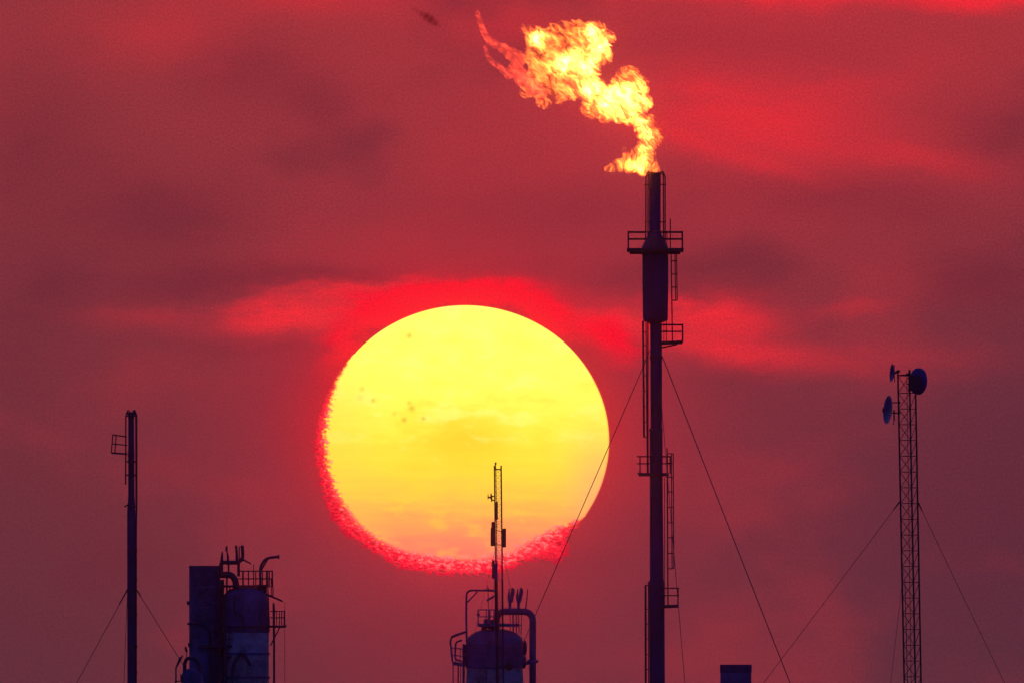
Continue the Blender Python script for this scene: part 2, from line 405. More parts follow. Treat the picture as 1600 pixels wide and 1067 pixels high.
# ---------------------------------------------------------------- the tall burning flare stack
def flare_stack():
    S = Site(2000); gy = S.gy()
    t = thing('flare_stack', S(1026, gy), 'tall dark flare stack with four railed platforms, burning at its top', 'flare stack')
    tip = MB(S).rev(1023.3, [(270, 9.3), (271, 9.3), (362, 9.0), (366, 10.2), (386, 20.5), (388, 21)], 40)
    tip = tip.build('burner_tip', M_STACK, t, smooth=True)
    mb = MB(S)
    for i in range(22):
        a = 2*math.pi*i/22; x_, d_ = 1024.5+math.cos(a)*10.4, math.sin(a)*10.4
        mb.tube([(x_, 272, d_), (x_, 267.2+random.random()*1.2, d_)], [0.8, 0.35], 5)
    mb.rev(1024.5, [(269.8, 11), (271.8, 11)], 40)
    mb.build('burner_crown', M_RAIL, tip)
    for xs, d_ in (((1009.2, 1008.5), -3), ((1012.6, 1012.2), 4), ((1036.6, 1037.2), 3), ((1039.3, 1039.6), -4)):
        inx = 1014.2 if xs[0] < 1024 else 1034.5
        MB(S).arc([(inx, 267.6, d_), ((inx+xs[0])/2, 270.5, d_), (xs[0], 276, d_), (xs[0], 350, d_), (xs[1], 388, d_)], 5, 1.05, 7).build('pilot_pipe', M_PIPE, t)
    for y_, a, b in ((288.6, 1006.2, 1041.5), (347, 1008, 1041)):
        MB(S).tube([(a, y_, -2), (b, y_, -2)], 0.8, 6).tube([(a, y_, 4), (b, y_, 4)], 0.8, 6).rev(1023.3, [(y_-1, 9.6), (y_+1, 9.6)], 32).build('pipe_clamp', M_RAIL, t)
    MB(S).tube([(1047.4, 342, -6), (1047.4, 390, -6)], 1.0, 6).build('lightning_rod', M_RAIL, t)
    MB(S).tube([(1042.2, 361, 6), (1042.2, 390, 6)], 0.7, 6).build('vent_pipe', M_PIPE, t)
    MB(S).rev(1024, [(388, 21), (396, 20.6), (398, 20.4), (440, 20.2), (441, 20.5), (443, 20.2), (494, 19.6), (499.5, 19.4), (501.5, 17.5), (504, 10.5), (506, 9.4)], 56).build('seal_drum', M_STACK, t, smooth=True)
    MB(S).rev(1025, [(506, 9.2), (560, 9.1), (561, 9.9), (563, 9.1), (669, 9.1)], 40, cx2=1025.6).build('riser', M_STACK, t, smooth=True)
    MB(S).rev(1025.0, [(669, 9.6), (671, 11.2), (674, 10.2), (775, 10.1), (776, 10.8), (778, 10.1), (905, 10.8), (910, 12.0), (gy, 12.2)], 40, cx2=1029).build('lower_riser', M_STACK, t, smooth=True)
    # top platform
    p = MB(S).box(979.5, 1068, 388.5, 393.8, -30, 30).box(984, 1063, 394, 397.2, -22, -18).box(984, 1063, 394, 397.2, 18, 22).build('platform', M_RAIL, t)
    rail(MB(S), 981.8, 1066.2, 363, 373.8, 390, 29, (981.8, 1066.2), 1.15).build('railing', M_RAIL, p)
    # second platform, right side
    p = MB(S).box(1033, 1066.5, 533.5, 538.8, -16, 16, skew=1.6).tube([(1034, 543, 0), (1058, 538, 0)], 1.3, 6).build('platform', M_RAIL, t)
    rail(MB(S), 1035, 1066.6, 507.5, 518, 534, 15, (1066.6,), 1.15).build('railing', M_RAIL, p)
    MB(S).tube([(1037.4, 501, 4), (1037.4, 534, 4)], 0.6, 6).tube([(1041.2, 501, -4), (1041.2, 534, -4)], 0.75, 6).tube([(1036, 517.8, -4), (1044, 517.8, -4)], 1.5, 6).build('valve_pipe', M_PIPE, t)
    # third platform, both sides
    p = MB(S).box(997.5, 1045, 738.6, 743.6, -15, 15).tube([(995, 739, -14), (1000, 739, -14)], 0.9, 6).build('platform', M_RAIL, t)
    rail(MB(S), 995.5, 1047, 713, 724, 740, 14, (1000, 1047.2), 0.95).build('railing', M_RAIL, p)
    # fourth platform
    p = MB(S).box(1030, 1060, 945.5, 950.3, -15, 15, skew=1.5).build('platform', M_RAIL, t)
    rail(MB(S), 1034, 1060.6, 918.5, 930, 946, 14, (1059.4,), 0.95).build('railing', M_RAIL, p)
    # ladders
    ladder(t, S, 1048.6, 392, 536, 1, (396, 469.5), [408, 428.5, 449, 469.5], reach=8.5, x2=1050.8)
    ladder(t, S, 1009.4, 501, 740, -1, (502, 682.6), [502, 519, 540, 563, 586.7, 610.7, 635, 658.5, 682.6], reach=5.5, x2=1011.5, r=1.0)
    ladder(t, S, 1042.4, 700, 946, 1, (708, 888), [708.5, 723, 745, 768, 792, 816, 839.6, 864, 888], reach=9.5, x2=1043.8, r=1.1)
    ladder(t, S, 1013.3, 908, gy, -1, (914, 1340), [914, 951]+[974+23.7*i for i in range(16)], reach=5.5, x2=1014.5)
    MB(S).tube([(1012.3, 503, -6), (1012.3, 672, -6), (1012.6, 740, -6)], 1.15, 7).build('steam_pipe', M_PIPE, t)
    MB(S).tube([(1038.4, 745, 2), (1038.4, 945, 2)], 0.6, 6).build('drain_pipe', M_PIPE, t)
    MB(S).rev(1025.2, [(556, 10.2), (560, 10.2)], 32).build('guy_collar', M_RAIL, t)
    wire(t, S, [(1016, 547.5, 5), (833, 961, 300)], 0.62)
    wire(t, S, [(1035, 557, 0), (1237, 1067, 60)], 0.72)
    wire(t, S, [(1031, 600, -9), (1068.5, 1067, -330)], 0.5)
flare_stack()

# ---------------------------------------------------------------- slim unlit stack on the left
def slim_stack():
    S = Site(2050); gy = S.gy()
    t = thing('vent_stack', S(207, gy), 'slim unlit dark stack with one small side platform, guyed at mid height', 'flare stack')
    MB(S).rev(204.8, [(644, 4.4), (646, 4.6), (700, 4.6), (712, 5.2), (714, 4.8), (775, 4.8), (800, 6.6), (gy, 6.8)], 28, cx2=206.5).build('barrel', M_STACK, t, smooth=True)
    mb = MB(S)
    for x_ in (200, 202.5, 205, 207.5, 210): mb.tube([(x_, 648, (x_-205)*.8), (x_+(205-x_)*-.12, 640.2+abs(x_-205)*.25*(x_ != 205)+(x_ == 205)*3, (x_-205)*.8)], [1.5, 0.9], 6)
    mb.build('burner_crown', M_RAIL, t)
    for pts, r_ in (([(200.5, 640, -1), (196.6, 648, -1), (196.2, 757, -1)], 1.1), ([(209.5, 640, -2), (213.3, 648, -2), (213.4, 792, -2), (212.6, 830, -2), (212.8, gy, -2)], 1.4),
                    ([(208, 641, 4), (211.2, 650, 4), (211, 790, 4)], 0.5)):
        MB(S).arc(pts, 4, r_, 7).build('pilot_pipe', M_PIPE, t)
    for y_ in (650, 721, 742, 791, 860, 905, 960, 1010, 1050):
        MB(S).box(196.2 if y_ < 760 else 200, 214.8, y_-1, y_+1, -6.9, -5.4).rev(205+0.004*(y_-640), [(y_-1.2, 6.7), (y_+1.2, 6.7)], 20).build('pipe_clamp', M_RAIL, t)
    MB(S).tube([(200, 788, -3), (194.3, 791.6, -3)], 1.2, 6).build('pipe_stub', M_PIPE, t)
    p = MB(S).box(174.5, 199, 706.2, 708.8, -7, 7, skew=-1.5).build('platform', M_RAIL, t)
    mb = MB(S)
    for dd in (-6.5, 6.5):
        mb.tube([(176.2, 679, dd), (198, 682.2, dd)], 1.1, 6).tube([(174.5, 693, dd), (199, 695.5, dd)], 0.95, 6)
        mb.tube([(176.2, 678.5, dd), (173.8, 707.5, dd)], 0.9, 6).tube([(181.5, 680, dd), (179.4, 707, dd)], 0.9, 6)
    for y_, x_ in ((679, 176.2), (693, 174.8)): mb.tube([(x_, y_, -6.5), (x_, y_, 6.5)], 0.9, 6)
    mb.build('railing', M_RAIL, p)
    MB(S).rev(206, [(920, 8), (923.5, 8)], 24).build('guy_collar', M_RAIL, t)
    wire(t, S, [(198.5, 922, 0), (119, 1067, -40)], 0.5, buckle=26)
    wire(t, S, [(214, 922, 0), (277, 1022, 260)], 0.5, buckle=26)
    wire(t, S, [(199, 925, 5), (191, 1067, 200)], 0.4)
slim_stack()

# ---------------------------------------------------------------- flat topped column and domed vessel on the left
def left_group():
    S = Site(1960); gy = S.gy(); D0 = 30
    t = thing('flat_topped_column', S(319.5, gy, D0), 'wide dark column with a flat top, beside the domed vessel with a gooseneck', 'tower')
    MB(S).rev(319.5, [(883.2, 24.6), (884.8, 24.9), (886.4, 24.3), (945, 24.3), (gy, 24.0)], 64, d=D0).build('shell', M_CLADD, t, smooth=True)
    MB(S).tube([(346.6, 905, D0-10), (346.8, 960, D0-10), (347, gy, D0-10)], [3.4, 3.4, 3.4], 12).build('transfer_pipe', M_PIPE, t, smooth=True)
    for y_ in (917, 948, 1000, 1046): MB(S).rev(319.5, [(y_-.7, 24.75), (y_+.7, 24.75)], 64, d=D0).build('stiffener_ring', M_CLADD, t, smooth=True)
    MB(S).box(291.8, 298, 938.5, 944.5, D0-6, D0+3).build('lifting_lug', M_RAIL, t)
    MB(S).box(293.5, 299, 1004, 1010, D0-6, D0+3).build('lifting_lug', M_RAIL, t)
    MB(S).arc([(293.8, 974, D0-8), (312, 973.5, D0-25), (328, 982, D0-27), (329, gy, D0-27)], 10, 2.1, 10).build('downcomer_pipe', M_PIPE, t)
    p = MB(S).box(311, 369, 1007.5, 1011.5, D0-38, D0-20).build('platform', M_RAIL, t)
    rail(MB(S), 312, 373, 988, 998, 1008, 0, (345, 359, 373), 0.8)
    mb = MB(S)
    for yy in (988, 998): mb.tube([(330, yy, D0-38), (373.5, yy, D0-38)], 0.8, 6)
    for xx in (330, 344, 358, 373): mb.tube([(xx, 987.5, D0-38), (xx, 1008, D0-38)], 1.0, 6)
    mb.build('railing', M_RAIL, p)
    MB(S).arc([(347, 1067, D0-34), (347, 1028, D0-34), (372, 1024, D0-34), (375, 1050, D0-34), (375, gy, D0-34)], 14, 3.0, 10).build('looped_pipe', M_PIPE, t)

    t = thing('domed_vessel', S(385, gy, 0), 'broad domed process vessel with a top platform, gooseneck vent and a side walkway', 'process vessel')
    D1 = 20
    prof = [(917.5, 12), (918.5, 20), (920, 26), (923, 30.5), (928, 33.5), (935, 35.2), (945, 36), (950, 36.2), (988, 36.2), (990, 35.2), (gy, 35.2)]
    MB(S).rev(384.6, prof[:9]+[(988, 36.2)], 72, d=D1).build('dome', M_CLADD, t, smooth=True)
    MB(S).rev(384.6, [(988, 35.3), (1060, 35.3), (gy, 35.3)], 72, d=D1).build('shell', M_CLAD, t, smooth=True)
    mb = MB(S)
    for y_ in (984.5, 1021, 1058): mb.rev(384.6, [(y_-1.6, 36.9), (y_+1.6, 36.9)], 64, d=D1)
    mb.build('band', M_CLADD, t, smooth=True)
    # top platform
    p = MB(S).box(347, 417, 913.8, 917, D1-22, D1+22).build('platform', M_RAIL, t)
    rail(MB(S), 372, 425.8, 891.3, 903.5, 915, 20, (), 0.75)
    mb = MB(S)
    for dd in (D1-20, D1+20):
        for yy in (891.5, 903.5): mb.tube([(372, yy, dd), (425.5, yy, dd)], 0.8, 6)
        for xx, r_ in ((379.5, 1.3), (388, .9), (396, .8), (399.5, .8), (410, .8), (416.5, 1.1), (420.5, 1), (425.3, 1.2)): mb.tube([(xx, 890.8, dd), (xx, 915, dd)], r_, 6)
    for yy in (891.5, 903.5): mb.tube([(425.4, yy, D1-20), (425.4, yy, D1+20)], 0.8, 6)
    mb.build('railing', M_RAIL, p)
    for xx, yb in ((348, 922), (359, 921), (378, 920), (394, 920.5), (400.5, 922), (407, 924), (412, 927)): MB(S).tube([(xx, 914, D1-6), (xx, yb+6, D1-6)], 1.2, 6).build('platform_leg', M_RAIL, p)
    ladder(t, S, 417.5, 891, 980, 1, (904, 930), [904, 916, 930], reach=8, w=4, x2=421)
    MB(S).arc([(343.5, 897.5, D1-4), (362, 897.5, D1-4), (368.3, 907, D1-4), (368.3, 926, D1-4)], 12, 5.2, 14, n=8).build('overhead_pipe', M_PIPE, t, smooth=True)
    MB(S).arc([(345.5, 900, D1-8), (345.5, 878, D1-8), (372, 878.5, D1-8), (378, 872, D1-8)], 4, 3.4, 10).build('valve_manifold', M_PIPE, t)
    for pts, rs in (([(346, 880, D1-8), (346.8, 868, D1-8), (347.3, 861, D1-8)], [3, 2, 0.8]), ([(356.5, 882, D1-8), (355.8, 868, D1-8), (354.3, 860, D1-8)], [2.2, 1.8, .9]),
                    ([(354.2, 861, D1-8), (353.6, 856, D1-8), (354.4, 852, D1-8)], [1.7, 1.8, .9]),
                    ([(369.8, 880, D1-8), (370, 866, D1-8), (368.6, 851.5, D1-8)], [2.6, 2.1, 2]), ([(373.6, 878, D1-3), (373.6, 853, D1-3)], [1.0, 1.0]),
                    ([(378.2, 876, D1-8), (379.2, 866, D1-8), (378.3, 851.5, D1-8)], [3.2, 2.7, 2.8])):
        MB(S).tube(pts, rs, 10).build('relief_valve', M_PIPE, t)
    MB(S).tube([(381, 874.5, D1-8), (392, 880, D1-8)], [1.4, 1.1], 7).build('valve_handle', M_PIPE, t)
    for xx, a, b in ((346.5, 878, 900), (354.3, 895, 926), (357, 878, 897), (371.8, 880, 900), (373.5, 880, 900)): MB(S).tube([(xx, a, D1-8), (xx, b, D1-8)], 1.4, 7).build('pipe_support', M_RAIL, t)
    g = MB(S).arc([(406.8, 926, D1-10), (406.5, 884, D1-10), (415, 871.5, D1-10), (434.5, 869.3, D1-10)], 13, 2.1, 10, n=8).tube([(434.2, 869.3, D1-10), (436.4, 869.1, D1-10)], 3.4, 12).build('gooseneck_vent', M_PIPE, t, smooth=True)
    MB(S).tube([(408, 890, D1-10), (418, 873, D1-10)], 1.5, 7).build('brace', M_PIPE, g)
    MB(S).tube([(395.8, 881, D1+4), (396.4, 918, D1+4)], 0.7, 6).build('sample_pipe', M_PIPE, t)
    MB(S).box(402, 417, 913, 925, D1-14, D1-2).build('valve_box', M_PIPE, t)
    MB(S).tube([(416, 928, D1-18), (441, 938.8, D1-18)], [1.7, 1.5], 7).build('davit_arm', M_RAIL, t)
    # right walkway
    p = MB(S).box(404, 446, 976.8, 980.2, D1-20, D1+16).tube([(445, 979, D1-20), (448, 977, D1-20)], 1.2, 6).build('platform', M_RAIL, t)
    mb = MB(S)
    for dd in (D1-19, D1+15):
        for yy in (954.5, 964.5): mb.tube([(422, yy, dd), (445, yy, dd)], 0.75, 6)
        for xx, r_ in ((432, .6), (436.5, .7), (440, .7), (444.4, 1.3)): mb.tube([(xx, 954, dd), (xx, 978, dd)], r_, 6)
    for yy in (954.5, 964.5): mb.tube([(444.6, yy, D1-19), (444.6, yy, D1+15)], 0.8, 6)
    mb.build('railing', M_RAIL, p)
    MB(S).tube([(437, 980, D1-16), (422.5, 1008, D1-16)], 1.0, 7).build('brace', M_RAIL, p)
    MB(S).tube([(427.3, 941, D1-22), (427.8, 950, D1-22), (428.2, 1010, D1-22), (429, gy, D1-22)], [1.4, 2.0, 1.7, 1.7], 8).build('riser_pipe', M_PIPE, t)
    MB(S).tube([(441, 938.8, D1-18), (445, 942, D1-18), (445, gy, D1-18)], 0.35, 5).build('chain', M_RAIL, t)
    for yy, dd in ((1043, 0),):
        MB(S).arc([(363, gy, D1-40), (363, 1040, D1-40), (378, 1016, D1-40), (392, 1040, D1-40)], 10, 2.2, 10).build('looped_pipe', M_PIPE, t)

    MB(S).tube([(352, 928, D1-34), (352, 990, D1-38), (352, gy, D1-38)], 2.6, 10).build('transfer_pipe', M_PIPE, t, smooth=True)
    MB(S).arc([(366, 930, D1-32), (366, 958, D1-40), (380, 961, D1-40), (380, 986, D1-40)], 6, 1.3, 8).build('instrument_pipe', M_PIPE, t)
    MB(S).rev(384.6, [(978, 38.5), (980.5, 38.5)], 64, d=D1).build('ring_walkway', M_RAIL, t)

    S2 = Site(1935); gy = S2.gy()
    t = thing('small_vessel', S2(297, gy), 'small low vessel with curved pipe and slanted rods at the foot of flat topped column', 'process vessel')
    MB(S2).rev(300, [(1044, 5), (1046, 11), (1050, 15), (1056, 17), (gy, 17)], 40).build('shell', M_CLADD, t, smooth=True)
    MB(S2).arc([(288.5, gy, -6), (288.5, 1036, -6), (292, 1028, -6), (304, 1028, -6), (311, 1036, -6), (312, 1060, -6)], 8, 2.9, 12, n=8).build('curved_pipe', M_PIPE, t, smooth=True)
    MB(S2).tube([(275, gy, -8), (275, 1043, -8), (281.5, 1026, -8)], 1.2, 7).tube([(275.5, 1042, -5), (280, 1034, -5), (285.5, 1023.5, -5)], 1.3, 7).build('vent_rod', M_PIPE, t)
    MB(S2).tube([(291.8, 1029, -6), (291.4, 1018, -6)], 0.7, 6).tube([(292.4, 1018.5, -6), (290.4, 1014, -6), (289.8, 1009.5, -6)], [1.6, 2.0, 1.0], 8).build('relief_valve', M_PIPE, t)
    MB(S2).tube([(273, 1064, -8), (287, 1063.5, -8)], 1.0, 6).tube([(282.5, 1053, -8), (284, 1064, -8)], [1, 2.2], 6).build('railing', M_RAIL, t)
left_group()

# ---------------------------------------------------------------- vessel below the sun
def center_vessel():
    S = Site(1980); gy = S.gy()
    t = thing('pressure_vessel', S(773, gy), 'purple grey domed vessel with a thick hooped overhead pipe, below the sun', 'process vessel')
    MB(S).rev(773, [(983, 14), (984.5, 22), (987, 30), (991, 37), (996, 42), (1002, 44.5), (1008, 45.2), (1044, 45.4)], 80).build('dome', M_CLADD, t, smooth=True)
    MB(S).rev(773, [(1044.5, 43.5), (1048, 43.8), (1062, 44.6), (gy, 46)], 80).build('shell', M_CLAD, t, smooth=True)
    mb = MB(S)
    for yy in (1008, 1026): mb.rev(773, [(yy-1.2, 46.3), (yy+1.2, 46.3)], 72)
    mb.build('band', M_CLADD, t, smooth=True)
    MB(S).ellipsoid((727, 1017, -5), 5, 5, 10).ellipsoid((727.5, 1032, -5), 4.5, 5, 8).build('side_nozzle', M_CLADD, t, smooth=True)
    MB(S).ellipsoid((820, 1012, -5), 3.4, 4, 12).ellipsoid((819.5, 1034, -5), 3, 4, 10).build('side_nozzle', M_CLADD, t, smooth=True)
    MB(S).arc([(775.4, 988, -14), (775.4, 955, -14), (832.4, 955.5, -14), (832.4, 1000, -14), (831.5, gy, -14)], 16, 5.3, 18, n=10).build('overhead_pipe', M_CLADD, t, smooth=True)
    MB(S).rev(832, [(1030.5, 7.5), (1032, 9), (1035.5, 8.6)], 24, d=-14).tube([(832, 1033, -14), (842.5, 1032, -14)], [1.6, 0.7], 7).tube([(832, 1035, -14), (812, 1037, -14)], 2.4, 8).build('flange', M_CLADD, t)
    for cx_ in (797.5, 810.8):
        MB(S).tube([(cx_-.6, 952, -14), (cx_-.6, 943, -14), (cx_-.2, 938, -14), (cx_+.3, 934, -14)], [2.3, 2.1, 4.2, 4.6], 12).tube([(cx_+.3, 935.5, -14), (cx_+3, 929, -14), (cx_+4, 922, -14), (cx_+3, 918.2, -14)], [3.6, 3.2, 3.0, 1.6], 12).tube([(cx_-3.2, 936, -14), (cx_-2.6, 929, -14), (cx_-1.6, 919.5, -14)], [2, 1.6, .7], 8).build('relief_valve', M_CLADD, t, smooth=True)
    MB(S).tube([(821.4, 951, -14), (824.6, 920.5, -14)], [1.1, 0.8], 6).build('vent_rod', M_PIPE, t)
    d = MB(S).arc([(729.5, 1012, -10), (728.3, 960, -10), (729, 922, -10), (775, 922.3, -10), (776, 936, -10)], 9, 1.7, 10, n=8).build('davit_pipe', M_CLADD, t, smooth=True)
    MB(S).tube([(729.5, 941.5, -10), (746, 924, -10)], 1.2, 7).build('brace', M_CLADD, d)
    MB(S).tube([(760.5, 938.5, -10), (774, 930, -10)], [1.7, 1.5], 8).build('davit_hook', M_CLADD, t)
    MB(S).tube([(761, 921, -10), (761.5, 914, -10), (764, 922, -10)], 0.7, 6).tube([(762.6, 918, -10), (763.4, 972, -10)], 0.7, 6).build('sample_pipe', M_PIPE, t)
    # top platform
    p = MB(S).box(746.5, 811, 974, 978.6, -26, 26).box(752, 760, 978, 984, -8, 8).tube([(770, 984, 0), (770, 968, 0)], 6, 10).build('platform', M_CLADD, t)
    mb = MB(S)
    for dd in (-25, 25):
        for yy in (952.3, 963): mb.tube([(746.5, yy, dd), (776, yy, dd)], 0.6, 6)
        for xx, r_ in ((747, 1.1), (760, .8), (765, 1.2), (772, .9)): mb.tube([(xx, 952, dd), (xx, 976, dd)], r_, 6)
    mb.tube([(744.5, 960, -25), (750, 960, -25)], 2, 6)
    for yy in (952.3, 963): mb.tube([(747, yy, -25), (747, yy, 25)], 0.6, 6)
    mb.build('railing', M_CLADD, p)
    for xx, r_ in ((797, .6), (801.5, 1.3), (806.5, .9), (810.5, .7), (814.5, .6)): MB(S).tube([(xx, 958, -4), (xx+.5, 990, -4)], r_, 6).build('instrument_pipe', M_CLADD, t)
    MB(S).rev(760, [(967, 3), (969, 4.5), (976, 4.5), (978, 7), (982, 8)], 20, d=-10).build('nozzle', M_CLADD, t)
    MB(S).box(796, 815.5, 975.5, 977, -8, 8).build('walkway', M_RAIL, t)
    # left side platform
    p = MB(S).box(707, 727, 1033, 1038.5, -16, 16, skew=-3).build('platform', M_CLADD, t)
    mb = MB(S).tube([(706, 995, -12), (714, 991.5, -12), (730, 986, -12)], [2.0, 2.2, 1.5], 8)
    mb.tube([(706, 994, -12), (703.5, 1003, -12), (705, 1014, -12), (707, 1034, -12)], 1.5, 8).tube([(703.5, 1003, 12), (705, 1014, 12), (707, 1034, 12)], 1.3, 8)
    for yy in (1012, 1023): mb.tube([(704.5, yy, -12), (725, yy+2, -12)], 0.9, 6).tube([(704.5, yy, -12), (704.5, yy, 12)], 0.9, 6)
    for xx in (712, 719): mb.tube([(xx, 1012, -12), (xx, 1034, -12)], 0.7, 6)
    mb.build('railing', M_CLADD, p)
    MB(S).arc([(722, 1000, -20), (712, 1003, -20), (711, 1030, -20), (724, 1034, -20)], 5, 1.5, 8).build('instrument_pipe', M_CLADD, t)
    MB(S).tube([(724.5, 1006, -16), (724, gy, -16)], 1.8, 8).build('drain_pipe', M_CLADD, t)
    MB(S).box(759.5, 760.7, 1000, gy, -45.2, -44.2).build('cladding_seam', M_CLADD, t)
    for xx, r_ in ((708, .9), (716, 1.3), (720, .7)): MB(S).tube([(xx, 1037, -8), (xx, gy, -8)], r_, 6).build('platform_leg', M_CLADD, p)
center_vessel()

# ---------------------------------------------------------------- lattice masts
def brace_faces(mb, S, legs, ys, r=0.35, x_first=True, rb=0.45):
    """legs: three functions y -> (x, d); horizontals at each level and X bracing on face 0-1, single diagonals on the others"""
    L = lambda i, y: (legs[i](y)[0], y, legs[i](y)[1])
    for y in ys:
        for i, j in ((0, 1), (1, 2), (2, 0)): mb.tube([L(i, y), L(j, y)], rb, 4)
    for k, (y0, y1) in enumerate(zip(ys, ys[1:])):
        mb.tube([L(0, y1), L(1, y0)], r, 4)
        if x_first: mb.tube([L(0, y0), L(1, y1)], r, 4)
        mb.tube([L(1, y1), L(2, y0)], r, 4)
def comm_mast():
    S = Site(1900); gy = S.gy()
    t = thing('lattice_mast', S(1427, gy), 'leaning steel lattice mast carrying three round dishes', 'mast')
    k = lambda y: (y-583)/484.0
    legs = [lambda y: (1402.9+9.9*k(y), -6), lambda y: (1420.9+9.2*k(y), -13), lambda y: (1430.2+9.0*k(y), 8)]
    for i, yt in ((0, 583), (1, 580), (2, 590)):
        MB(S).tube([(legs[i](yt)[0], yt, legs[i](yt)[1]), (legs[i](gy)[0], gy, legs[i](gy)[1])], 1.35, 8).build('mast_leg', M_MAST, t)
    ys = [587, 614]; 
    while ys[-1] < gy-25: ys.append(ys[-1]+24.6)
    mb = MB(S); brace_faces(mb, S, legs, ys, 0.5, True, 0.6); mb.build('bracing', M_MAST, t)
    MB(S).tube([(1417, 587, -2), (1429.5, gy, -2)], 0.45, 5).build('feed_cable', M_MAST, t)
    MB(S).tube([(1414, 905, -1), (1418, 1067, -1), (1427, gy, -1)], 0.6, 5).build('feed_cable', M_MAST, t)
    def dish(px_, py_, rad, dep, yaw, tilt, name='dish', d=0.0):
        """parabolic dish opening along local +x"""
        bm = bmesh.new(); seg = 40; rings = []
        prof = [(0.0, 0.02)]+[(dep*(i/8)**2, i/8) for i in range(1, 9)]+[(dep*1.08, 1.0), (dep*1.0, 0.96)]+[(dep*(i/8)**2+0.05, i/8*0.96) for i in range(7, 0, -1)]+[(0.05, 0.02)]
        for (xx, rr_) in prof: rings.append([bm.verts.new((xx*rad, rr_*rad*math.cos(2*math.pi*j/seg), rr_*rad*math.sin(2*math.pi*j/seg))) for j in range(seg)])
        for A, B in zip(rings, rings[1:]):
            for j in range(seg): bm.faces.new((A[j], A[(j+1) % seg], B[(j+1) % seg], B[j]))
        bm.faces.new(rings[0]); bm.faces.new(rings[-1])
        M = Matrix.Translation(S(px_, py_, d)) @ Matrix.Rotation(R(yaw), 4, 'Z') @ Matrix.Rotation(R(tilt), 4, 'Y') @ Matrix.Scale(S.s, 4)
        bmesh.ops.transform(bm, matrix=M, verts=bm.verts)
        mb = MB(S); mb.bm.free(); mb.bm = bm
        return mb, M
    # upper left dish
    mb, M = dish(1397.6, 583, 14.0, 0.30, 180+12, -4, d=-4)
    o = mb.build('dish', M_DISH, t, smooth=True)
    MB(S).tube([(1398, 583, -4), (1404, 580, -5)], 1.7, 8).ellipsoid((1403.3, 580.2, -5), 3, 3, 2.6, 12).build('dish_mount', M_MAST, o)
    MB(S).tube([(1397.2, 569.4, -4), (1397.9, 596.8, -4)], 0.7, 6).build('stiffener', M_MAST, o)
    # lower left dish
    mb, M = dish(1391.8, 640.5, 22.0, 0.22, 180+17, -5, d=-8)
    o = mb.build('dish', M_DISH, t, smooth=True)
    MB(S).tube([(1388, 640.5, -12), (1380.5, 641, -20)], 0.8, 6).ellipsoid((1380, 641, -20), 1.6, 2, 4.2, 12).build('feed_horn', M_MAST, o)
    MB(S).tube([(1393, 629, -6), (1406, 629, -6)], 1.0, 6).ellipsoid((1405, 629, -6), 2.2, 2, 2.2, 10).build('dish_mount', M_MAST, o)
    MB(S).tube([(1394, 645, -6), (1407, 645.5, -6)], 1.2, 6).tube([(1397, 640, -6), (1397, 657, -6)], 1.3, 6).tube([(1395.5, 664, -6), (1397.5, 654, -6)], .7, 6).ellipsoid((1405, 645, -6), 2.4, 2, 2.6, 10).build('dish_mount', M_MAST, o)
    # shrouded drum antenna, upper right, turned partly away
    bm = bmesh.new(); seg = 48
    prof = [(-0.30, 0.02), (-0.28, 0.45), (-0.22, 0.80), (-0.08, 0.97), (0.30, 1.0), (0.34, 0.97), (0.40, 0.75), (0.45, 0.4), (0.47, 0.02)]
    rings = [[bm.verts.new((xx, rr_*math.cos(2*math.pi*j/seg), rr_*math.sin(2*math.pi*j/seg))) for j in range(seg)] for xx, rr_ in prof]
    for A, B in zip(rings, rings[1:]):
        for j in range(seg): bm.faces.new((A[j], A[(j+1) % seg], B[(j+1) % seg], B[j]))
    bm.faces.new(rings[0]); bm.faces.new(rings[-1])
    M = Matrix.Translation(S(1433.5, 595.5, -4)) @ Matrix.Rotation(R(47), 4, 'Z') @ Matrix.Rotation(R(3), 4, 'Y') @ Matrix.Scale(S.s*21, 4) @ Matrix.Diagonal((0.62, 0.82, 1, 1))
    bmesh.ops.transform(bm, matrix=M, verts=bm.verts); mb = MB(S); mb.bm.free(); mb.bm = bm
    o = mb.build('drum_antenna', M_DISH, t, smooth=True)
    MB(S).tube([(1405, 586, -6), (1424, 585.5, -12)], 1.0, 6).tube([(1416, 584.5, -9), (1422, 584.5, -11)], 1.8, 6).tube([(1416, 599, -8), (1421, 601, -12)], 1.0, 6).tube([(1421, 578, -12), (1421, 612, -13)], 1.8, 8).build('dish_mount', M_MAST, o)
    MB(S).box(1424, 1438, 588, 609, -24, -14).build('radio_box', M_MAST, o)
    wire(t, S, [(1405.5, 784, -8), (1190, 1067, 120)], 0.42, buckle=16)
    wire(t, S, [(1434.5, 784, 8), (1574, 1067, 140)], 0.42, buckle=16)
    wire(t, S, [(1412, 890, -6), (1389, 1067, -200)], 0.35)
comm_mast()

